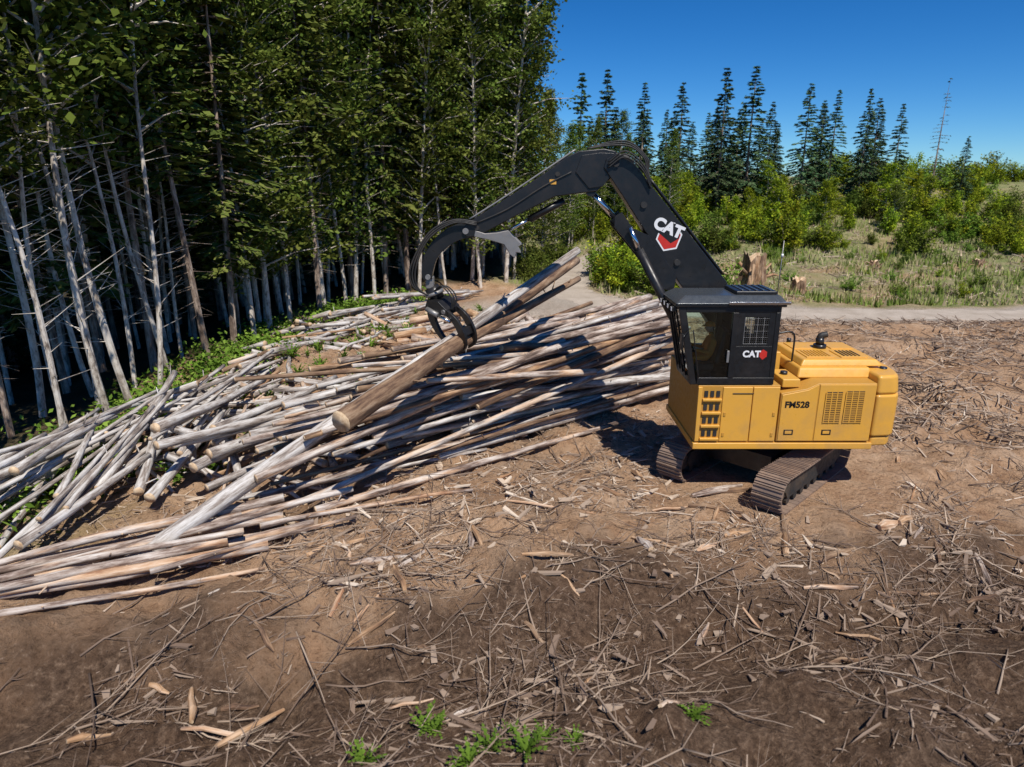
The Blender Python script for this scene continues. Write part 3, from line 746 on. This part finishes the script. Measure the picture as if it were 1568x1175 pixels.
box('boom_foot_tower_a',5.5,6.6,17.86,17.93,2.9,3.95,BLK,.02); box('boom_foot_tower_b',5.5,6.6,18.55,18.62,2.9,3.95,BLK,.02)
CY0,CY1=16.29,17.72
def cabside(y0,y1,tag):
    prism('cab_front_post_'+tag,[(4.44,3.02),(4.60,3.02),(4.20,4.98),(4.02,4.98)],y0,y1,BLK,.015)
    box('cab_sill_'+tag,4.60,6.52,y0,y1,3.02,3.2,BLK,.012)
    prism('cab_header_'+tag,[(4.225,4.84),(6.52,4.84),(6.52,4.98),(4.195,4.98)],y0,y1,BLK,.012)
    box('cab_mid_post_'+tag,5.36,5.5,y0-.01,y1+.01,3.2,4.84,BLK,.012)
    box('cab_rear_post_'+tag,6.40,6.52,y0,y1,3.2,4.84,BLK,.012)
    yc=(y0+y1)/2
    prism('cab_window_'+tag,[(4.56,3.2),(5.36,3.2),(5.36,4.84),(4.22,4.84)],yc-.006,yc+.006,GLASS,0)
cabside(CY0,CY0+.08,'near'); cabside(CY1-.08,CY1,'far')
for (x0,x1,z0,z1,nm) in ((5.5,6.40,3.2,4.0,'lower'),(5.5,5.66,4.0,4.84,'l'),(6.26,6.40,4.0,4.84,'r'),(5.66,6.26,4.72,4.84,'t'),(5.66,6.26,4.0,4.06,'b')):
    box('cab_panel_'+nm,x0,x1,CY0+.015,CY0+.06,z0,z1,BLK,.006)
box('mesh_window',5.66,6.26,CY0+.05,CY0+.058,4.06,4.72,GLASS,0)
for i in range(12): box('mesh_bar_v',5.66+i*.052,5.672+i*.052,CY0+.012,CY0+.022,4.06,4.72,STEEL if i%3==0 else BLK2,0)
for i in range(13): box('mesh_bar_h',5.66,6.26,CY0+.023,CY0+.031,4.06+i*.052,4.072+i*.052,STEEL if i%3==0 else BLK2,0)
box('cab_rear_glass',6.46,6.47,CY0+.08,CY1-.08,3.9,4.84,GLASS,0); box('cab_rear_wall_low',6.44,6.5,CY0+.08,CY1-.08,3.2,3.9,BLK,.006)
box('cab_floor',4.5,6.5,CY0+.08,CY1-.08,3.02,3.08,BLK2,0)
prism('cab_front_glass',[(4.49,3.15),(4.50,3.15),(4.12,4.93),(4.11,4.93)],CY0+.08,CY1-.08,GLASS,0)
prism('cab_front_sill',[(4.44,3.02),(4.58,3.02),(4.55,3.2),(4.42,3.2)],CY0+.08,CY1-.08,BLK,.01)
for i in range(1,4):
    yy=CY0+.08+(CY1-CY0-.16)*i/4; prism('front_guard_bar_%d'%i,[(4.40,3.15),(4.43,3.15),(4.05,4.95),(4.02,4.95)],yy-.012,yy+.012,BLK,0)
box('door_handle',5.28,5.34,CY0-.05,CY0-.01,3.6,3.9,STEEL,.01)
hose('grab_rail',[(4.62,CY0,3.25),(4.60,CY0-.07,3.3),(4.42,CY0-.08,4.3),(4.42,CY0,4.4)],.014,BLK)
planp('cab_roof',[(3.94,16.24),(6.62,16.24),(6.62,17.78),(3.94,17.78)],4.98,5.06,BLK,.02)
planp('roof_cap',[(3.92,16.2),(6.64,16.2),(6.64,17.82),(3.92,17.82)],5.06,5.24,ROOFM,.03,[(4.2,16.42),(6.5,16.42),(6.5,17.6),(4.2,17.6)])
box('roof_trim',5.2,6.68,16.17,16.2,5.05,5.12,CHROME,.008)
box('roof_hatch',5.45,6.45,16.5,17.5,5.235,5.33,BLK,.03)
for i in range(5): box('hatch_rib',5.6+i*.17,5.65+i*.17,16.55,17.45,5.325,5.35,ROOFM,.005)
for y in (16.4,16.8,17.2,17.6): 
    box('work_light',3.87,3.97,y-.07,y+.07,4.86,4.98,BLK,.01); box('work_light_lens',3.86,3.87,y-.055,y+.055,4.875,4.965,WHITE,0)
cyl('antenna',(6.6,16.9,5.1),(6.62,16.9,6.5),.012,STEEL,6)
cyl('antenna_tip',(6.62,16.9,6.1),(6.62,16.9,6.18),.03,WHITE,8)
cyl('mirror_arm',(4.3,CY0-.02,4.4),(4.1,CY0-.3,4.3),.014,BLK,6); box('mirror',4.05,4.09,CY0-.42,CY0-.22,4.0,4.4,BLK,.015)
OY=16.78; OX=-.28
box('seat_base',4.85+OX,5.35+OX,OY-.26,OY+.26,3.3,3.50,BLK2,.04); prism('seat_back',[(5.34+OX,3.5),(5.48+OX,3.5),(5.66+OX,4.35),(5.52+OX,4.38)],OY-.26,OY+.26,BLK2,.04)
box('seat_pedestal',4.95+OX,5.3+OX,OY-.15,OY+.15,3.08,3.3,BLK2,.01)
def text(name,s,x,y,z,size,mat,rot=(R(90),0,0),ex=.002,bold=.0):
    c_=D.curves.new(name,'FONT'); c_.body=s; c_.size=size; c_.extrude=ex; c_.align_x='CENTER'; c_.align_y='CENTER'; c_.offset=bold
    c_.materials.append(mat); o=D.objects.new(name,c_); col.objects.link(o); o.location=(x,y,z); o.rotation_euler=rot; par(o,E); return o
text('model_decal_text','FM528',7.16,YN-.024,2.50,.225,BLK,bold=.008)
text('cab_decal_text','CAT',5.90,CY0+.006,3.80,.22,WHITE,bold=.01)
prism('cab_decal_shield',[(6.10,3.74),(6.18,3.66),(6.28,3.74),(6.28,3.86),(6.18,3.92),(6.10,3.86)],CY0+.0105,CY0+.014,RED,0)
# ---- boom
BY=18.24
BP=[(2.30,8.20),(2.36,8.42),(2.60,8.56),(2.92,8.48),(3.34,7.98),(4.53,6.62),(5.64,5.35),(6.30,4.1),(6.35,3.55),(6.05,3.3),(5.75,3.5),(5.2,4.35),(4.40,5.30),(3.45,6.6),(2.85,7.45)]
prism('boom',BP,BY-.30,BY+.30,BLK,.025)
for p in ((2.6,8.30),(3.35,7.30),(4.3,5.85)): cyl('boom_pin',(p[0],BY-.36,p[1]),(p[0],BY+.36,p[1]),.08,BLK2,14)
for y in (BY-.36,BY+.30):
    prism('cylinder_bracket',[(2.62,7.0),(2.80,7.12),(3.1,6.72),(3.5,6.55),(4.3,5.5),(4.25,5.1),(4.0,5.15),(3.2,6.1),(2.62,6.75)],y,y+.06,BLK,.01)
cyl('boom_cylinder_near',(4.95,BY-.5,3.2),(3.25,BY-.5,6.2),.12,BLK); cyl('boom_rod_near',(3.3,BY-.5,6.1),(3.0,BY-.5,6.75),.06,CHROME)
cyl('stick_cylinder',(4.15,BY,5.35),(2.66,BY,6.98),.17,BLK); cyl('stick_rod',(2.68,BY,6.96),(2.02,BY,7.62),.07,CHROME)
cyl('stick_rod_eye',(2.02,BY-.18,7.62),(2.02,BY+.18,7.62),.12,BLK,12)
SP=[(2.72,8.36),(2.60,8.60),(2.30,8.66),(1.67,8.60),(1.35,8.45),(.85,8.08),(-.2,7.42),(-1.18,6.82),(-1.30,6.66),(-1.18,6.48),(-.9,6.5),(.1,7.02),(1.10,7.50),(1.7,7.58),(2.15,7.62),(2.5,7.95)]
prism('stick',SP,BY-.22,BY+.22,BLK,.025)
prism('stick_cheek_near',[(2.75,8.33),(2.55,8.55),(2.2,8.56),(1.75,8.5),(1.6,8.1),(1.95,7.7),(2.3,7.75)],BY-.26,BY-.221,BLK,.01)
for p in ((1.15,8.05),(-.9,6.72)): cyl('stick_pin',(p[0],BY-.25,p[1]),(p[0],BY+.25,p[1]),.06,BLK2,12)
box('stick_marker',.95,1.12,BY-.235,BY-.221,7.80,7.92,YEL,0)
cyl('heel_cylinder',(1.35,BY,7.40),(.45,BY,6.92),.09,BLK); cyl('heel_rod',(.46,BY,6.93),(-.12,BY,6.62),.045,CHROME)
for y in (BY-.24,BY+.12):
    prism('heel_plate',[(-.95,6.66),(-.70,6.58),(-.40,6.60),(-.1,6.66),(.02,6.52),(.12,6.44),(.26,6.30),(.16,6.24),(.24,6.08),(.10,6.10),(.08,5.94),(-.05,6.04),(-.20,6.30),(-.6,6.42),(-.98,6.50)],y,y+.12,STEEL,.015)
prism('heel_web',[(-.5,6.56),(0,6.5),(.05,6.2),(-.1,6.2),(-.3,6.42)],BY-.12,BY+.12,STEEL,.01)
def bandpts(cl_,wd):
    C=catmull(cl_,5); T=np.gradient(C,axis=0); T/=np.linalg.norm(T,axis=1)[:,None]; Nn=np.stack([-T[:,1],T[:,0]],1)
    W=np.interp(np.linspace(0,1,len(C)),np.linspace(0,1,len(wd)),wd)[:,None]
    return [tuple(p) for p in (C+Nn*W)]+[tuple(p) for p in (C-Nn*W)[::-1]]
prism('stick_gooseneck',bandpts([(-.85,6.66),(-1.35,6.62),(-1.80,6.38),(-2.12,6.0),(-2.24,5.55),(-2.22,5.38)],[.17,.2,.19,.17,.14,.12]),BY-.17,BY+.17,BLK,.012)
cyl('goose_pin',(-2.22,BY-.22,5.45),(-2.22,BY+.22,5.45),.07,STEEL,12)
cyl('goose_pin_b',(-1.2,BY-.24,6.64),(-1.2,BY+.24,6.64),.08,STEEL,12)
box('swivel_link',-2.30,-2.08,BY-.12,BY+.12,5.12,5.45,STEEL,.03)
cyl('rotator',(-2.16,BY,5.16),(-2.00,BY,4.86),.20,BLK,18); cyl('rotator_ring',(-2.10,BY,5.04),(-2.07,BY,4.96),.26,STEEL,18)
dv=np.array([.62,.78,0.17]); dv/=np.linalg.norm(dv); side=np.array([.78,-.62,0.])
HC=np.array([-1.86,BY-.1,4.62])
tiltv=np.array([-.34,0,.94])
def gprism(name,pts,d0,d1,mat,org=HC):
    n=len(pts); A=sum(pts[i][0]*pts[(i+1)%n][1]-pts[(i+1)%n][0]*pts[i][1] for i in range(n))
    if A<0: pts=pts[::-1]
    V=[tuple(org+side*p[0]+tiltv*p[1]+dv*d) for d in (d0,d1) for p in pts]
    F=[tuple(range(n)),tuple(range(2*n-1,n-1,-1))]+[((i+1)%n,i,i+n,(i+1)%n+n) for i in range(n)]
    me=D.meshes.new(name); me.from_pydata(V,[],F); me.materials.append(mat); me.update()
    o=D.objects.new(name,me); col.objects.link(o); par(o,E); bev(o,.012); return o
gprism('grapple_head',[(-.34,-.12),(.34,-.12),(.40,.05),(.2,.28),(-.2,.28),(-.40,.05)],-.26,.26,BLK)
for (d0,d1) in ((-.24,-.16),(.16,.24)):
    gprism('grapple_tine_right',bandpts([(.28,0),(.52,-.25),(.58,-.62),(.46,-.98),(.18,-1.22)],[.10,.13,.12,.09,.02]),d0,d1,BLK)
gprism('grapple_tine_left',bandpts([(-.28,0),(-.54,-.25),(-.58,-.62),(-.44,-.98),(-.1,-1.26)],[.10,.13,.12,.09,.02]),-.05,.05,BLK)
gprism('tine_cross_right',[(.50,-.5),(.62,-.5),(.62,-.7),(.50,-.7)],-.16,.16,BLK)
def gp(a,b_,c_): return tuple(HC+side*a+tiltv*b_+dv*c_)
cyl('grapple_cylinder',gp(-.30,.02,-.3),gp(.05,-.12,-.3),.07,STEEL); cyl('grapple_rod',gp(.05,-.12,-.3),gp(.42,-.26,-.3),.04,CHROME)
for s_ in (-.28,.28): cyl('tine_pin',gp(s_,0,-.3),gp(s_,0,.3),.06,STEEL,12)
for i in range(3):
    o_=.07*i
    hose('goose_hose_%d'%i,[(-.9,BY-.28,6.80+o_*.5),(-1.5,BY-.3,6.85+o_*.5),(-2.15,BY-.32,6.45+o_),(-2.50-o_,BY-.3,5.75),(-2.52-o_*.8,BY-.25,5.25),(-2.3,BY-.2,5.0),(-2.1,BY-.22,5.02)],.025)
    hose('elbow_hose_%d'%i,[(1.9,BY-.1+o_,8.66),(2.5,BY-.1+o_,8.74+o_*.6),(3.0,BY-.1+o_,8.70+o_*.8),(3.34+o_*.8,BY-.1+o_,8.42),(3.42+o_*.5,BY-.1+o_,8.12),(3.55,BY-.1+o_,7.85)],.022)
    hose('elbow_loop_%d'%i,[(2.4,BY-.36,8.2+o_),(2.8,BY-.42,8.45+o_),(3.25,BY-.42,8.15+o_),(3.5,BY-.38,7.7+o_)],.02)
    hose('grapple_hose_%d'%i,[(-2.05,BY-.26,5.1),(-1.7-o_,BY-.45,5.25),(-1.45-o_,BY-.5,4.95),(-1.6,BY-.42,4.6)],.02)
hose('boom_pipe_a',[(3.5,BY-.12,7.95),(4.57,BY-.12,6.70),(5.6,BY-.12,5.5)],.03,BLK)
hose('boom_pipe_b',[(3.5,BY+.05,7.95),(4.57,BY+.05,6.70),(5.6,BY+.05,5.5)],.03,BLK)
hose('stick_pipe',[(1.6,BY-.1,8.64),(.86,BY-.1,8.16),(-.2,BY-.1,7.48),(-1.1,BY-.1,6.93)],.025,STEEL)
hose('stick_pipe_b',[(1.5,BY-.24,8.1),(.8,BY-.24,7.75),(-.1,BY-.24,7.2),(-.9,BY-.24,6.85)],.02,BLK2)
bx,bz=4.0,6.60
hexp=[(bx+.05+.30*math.cos(k*math.pi/3+.15),bz-.10+.34*math.sin(k*math.pi/3+.15)) for k in range(6)]
def shr(P,s): return [(bx+.05+(p[0]-bx-.05)*s,bz-.10+(p[1]-bz+.10)*s) for p in P]
prism('boom_decal_border',shr(hexp,1.14),BY-.3040,BY-.3005,WHITE,0)
prism('boom_decal_shield',hexp,BY-.3065,BY-.3045,RED,0)
prism('boom_decal_black',[(bx-.34,bz+.10),(bx-.26,bz+.40),(bx+.36,bz+.16),(bx+.30,bz-.14),(bx+.10,bz-.26)],BY-.3090,BY-.3070,BLK,0)
text('boom_decal_text','CAT',bx+.02,BY-.313,bz+.12,.40,WHITE,(R(90),R(22),0),.002,.022)
# ---- undercarriage
fx=np.array([-.70,-.714]); px=np.array([.714,-.70]); ctr=np.array([6.85,17.75])
def w3(t,w,z): q=ctr+fx*t+px*w; return (q[0],q[1],z)
for sgn,nm in ((1,'track_near'),(-1,'track_far')):
    mb=MB(); wc=sgn*1.37
    Lh=1.85; rr=.45; zc=.50
    per=4*Lh+2*math.pi*rr; n_=int(per/.21); pitch=per/n_
    for i in range(n_):
        d=i*pitch
        if d<2*Lh: t,z,ta=-Lh+d,zc+rr-.03*math.sin(d/(2*Lh)*math.pi),0
        elif d<2*Lh+math.pi*rr: a=(d-2*Lh)/rr; t,z,ta=Lh+rr*math.sin(a),zc+rr*math.cos(a),a
        elif d<4*Lh+math.pi*rr: t,z,ta=Lh-(d-2*Lh-math.pi*rr),zc-rr,math.pi
        else: a=(d-4*Lh-math.pi*rr)/rr; t,z,ta=-Lh-rr*math.sin(a),zc-rr*math.cos(a),math.pi+a
        ct,st=math.cos(ta),-math.sin(ta)
        def shoe(l0,l1,h0,h1,w0,w1,mt,ti):
            V=[]
            for (l,h) in ((l0,h0),(l1,h0),(l1,h1),(l0,h1)):
                for w in (w0,w1): V.append(w3(t+l*ct-h*st*1,wc+w,z+l*st+h*ct))
            mb.add(V,[(0,2,3,1),(2,4,5,3),(4,6,7,5),(6,0,1,7),(0,6,4,2),(1,3,5,7)],mt,ti)
        j=random.uniform(-.006,.006)
        shoe(-pitch*.46,pitch*.46,-.02,.02+j,-.38,.38,0,.5)
        shoe(-pitch*.42,-pitch*.30,.02,.055,-.38,.38,0,.5); shoe(pitch*.1,pitch*.2,.02,.05,-.38,.38,0,.5)
        shoe(-pitch*.35,pitch*.35,-.11,-.02,-.12,-.06,1,.5); shoe(-pitch*.35,pitch*.35,-.11,-.02,.06,.12,1,.5)
    for t in (-Lh,Lh):
        tube(mb,[w3(t,wc-.05,zc),w3(t,wc+.05,zc)],rr-.08,24,1); tube(mb,[w3(t,wc-.2,zc),w3(t,wc+.2,zc)],.2,16,1)
    V=[]
    for (t,z) in ((-1.6,.3),(1.6,.3),(1.75,.5),(1.6,.74),(-1.6,.74),(-1.75,.5)):
        for w in (-.24,.24): V.append(w3(t,wc+w,z))
    F=[(0,2,4,6,8,10),(11,9,7,5,3,1)]+[((2*i+2)%12,2*i,2*i+1,(2*i+3)%12) for i in range(6)]
    mb.add(V,F,1,.5)
    for i in range(8): tube(mb,[w3(-1.5+i*.43,wc-.22,.22),w3(-1.5+i*.43,wc+.22,.22)],.11,12,1)
    for t in (-.8,.8): tube(mb,[w3(t,wc-.18,.84),w3(t,wc+.18,.84)],.08,12,1)
    mb.obj(nm,[TRK,BLK2],False,E)
mb=MB()
for (t0,t1,w0,w1,z0,z1) in ((-.9,.9,-.8,.8,.45,.95),(-.75,-.3,-1.3,1.3,.4,.8),(.3,.75,-1.3,1.3,.4,.8)):
    V=[w3(t,w,z) for z in (z0,z1) for (t,w) in ((t0,w0),(t1,w0),(t1,w1),(t0,w1))]
    mb.add(V,[(0,1,2,3),(7,6,5,4),(0,4,5,1),(1,5,6,2),(2,6,7,3),(3,7,4,0)])
tube(mb,[(6.9,17.8,.95),(6.9,17.8,1.31)],.75,32)
mb.obj('carbody',[BLK],False,E)
# ---- operator
me=D.meshes.new('operator'); 
VV=[(5.22,0,3.62),(5.28,0,3.85),(5.31,0,4.05),(5.30,0,4.17),(5.26,0,4.27),
 (5.30,-.20,4.06),(5.18,-.30,3.80),(4.95,-.30,3.84),(4.84,-.30,3.88),
 (5.30,.20,4.06),(5.18,.30,3.80),(4.95,.34,3.84),(4.84,.34,3.88),
 (5.18,-.10,3.62),(4.85,-.14,3.64),(4.80,-.14,3.25),(4.76,-.14,3.15),
 (5.18,.10,3.62),(4.85,.14,3.64),(4.80,.14,3.25),(4.76,.14,3.15)]
VV=[(x+OX,y+OY,z) for x,y,z in VV]
EE=[(0,1),(1,2),(2,3),(3,4),(2,5),(5,6),(6,7),(7,8),(2,9),(9,10),(10,11),(11,12),(0,13),(13,14),(14,15),(15,16),(0,17),(17,18),(18,19),(19,20)]
RRd=[.15,.15,.16,.06,.06,.085,.055,.042,.04,.085,.055,.042,.04,.10,.075,.055,.05,.10,.075,.055,.05]
me.from_pydata(VV,EE,[]); me.materials.append(ORG); op=D.objects.new('operator_body',me); col.objects.link(op)
sk=op.modifiers.new('skin','SKIN'); 
for i,r_ in enumerate(RRd): me.skin_vertices[0].data[i].radius=(r_,r_); 
me.skin_vertices[0].data[0].use_root=True
op.modifiers.new('sub','SUBSURF').levels=2; par(op,E)
def blob(name,c_,s_,mat,zmin=None):
    import bmesh
    bm=bmesh.new(); bmesh.ops.create_uvsphere(bm,u_segments=20,v_segments=14,radius=1)
    for v in bm.verts:
        if zmin is not None and v.co.z<zmin: v.co.z=zmin
        v.co=Vector((v.co.x*s_[0]+c_[0],v.co.y*s_[1]+c_[1],v.co.z*s_[2]+c_[2]))
    me=D.meshes.new(name); bm.to_mesh(me); bm.free(); me.materials.append(mat)
    for p in me.polygons: p.use_smooth=True
    o=D.objects.new(name,me); col.objects.link(o); par(o,E); return o
blob('operator_head',(5.23+OX,OY,4.37),(.10,.078,.125),SKIN); blob('operator_nose',(5.13+OX,OY,4.36),(.02,.014,.022),SKIN)
blob('operator_helmet',(5.24+OX,OY,4.42),(.135,.115,.12),ORG,-.05); blob('helmet_brim',(5.14+OX,OY,4.42),(.10,.10,.012),ORG)
for s_,yy in ((-1,-.30),(1,.34)):
    blob('operator_ear',(5.24+OX,OY+.08*s_,4.36),(.02,.012,.03),SKIN)
    c0=(4.81+OX,OY+yy,3.89)
    blob('operator_palm',c0,(.045,.035,.02),SKIN)
    mb=MB()
    for k in range(4):
        y=c0[1]-.03+.02*k; tube(mb,[(c0[0]-.02,y,c0[2]),(c0[0]-.065-.006*(1-abs(k-1.5)),y,c0[2]+.005),(c0[0]-.08,y,c0[2]-.03)],[.009,.009,.007],6)
    tube(mb,[(c0[0],c0[1]-.03*s_,c0[2]),(c0[0]-.035,c0[1]-.055*s_,c0[2]-.01)],[.011,.008],6)
    mb.obj('operator_fingers',[SKIN],True,E)
    cyl('joystick',(c0[0]-.05,c0[1],3.2),(c0[0]-.055,c0[1],3.88),.018,BLK,8)

# ------------------------------------------------------------ light, sky, camera
el=R(57); S=Vector((.36*math.cos(el),-.933*math.cos(el),math.sin(el))).normalized()
sun=D.lights.new('sun','SUN'); sun.energy=5.0; sun.angle=R(.5); sun.color=(1,.95,.87)
so=D.objects.new('sun',sun); col.objects.link(so); so.rotation_euler=S.to_track_quat('Z','Y').to_euler(); so.location=(0,-20,40)
w=D.worlds.new('World'); scene.world=w; w.use_nodes=True; nt=w.node_tree
sk=N(nt,'ShaderNodeTexSky'); sk.sky_type='NISHITA'; sk.sun_disc=False; sk.sun_elevation=el; sk.sun_rotation=math.atan2(S.x,S.y)
sk.air_density=.8; sk.dust_density=.0; sk.ozone_density=5.0; sk.altitude=1500
hs=N(nt,'ShaderNodeHueSaturation'); hs.inputs['Saturation'].default_value=1.3; nt.links.new(sk.outputs[0],hs.inputs['Color'])
mc=mix(nt,1.0,hs.outputs[0],(.66,.95,1.12),'MULTIPLY')
nt.links.new(mc,nt.nodes['Background'].inputs[0]); nt.nodes['Background'].inputs[1].default_value=.095
cam=D.cameras.new('camera'); co=D.objects.new('camera',cam); col.objects.link(co); co.location=(0,0,8); co.rotation_euler=(R(90-16.9),0,0)
cam.lens=24; cam.sensor_width=36; cam.clip_end=4000; scene.camera=co
cam.dof.use_dof=True; cam.dof.focus_distance=20; cam.dof.aperture_fstop=.65
scene.view_settings.view_transform='Standard'; scene.view_settings.look='None'; scene.view_settings.exposure=0
print('LEAFY',len(LEAFY[0].polygons),'FIRO',len(FIRO[0].polygons),'trees',len(pts))
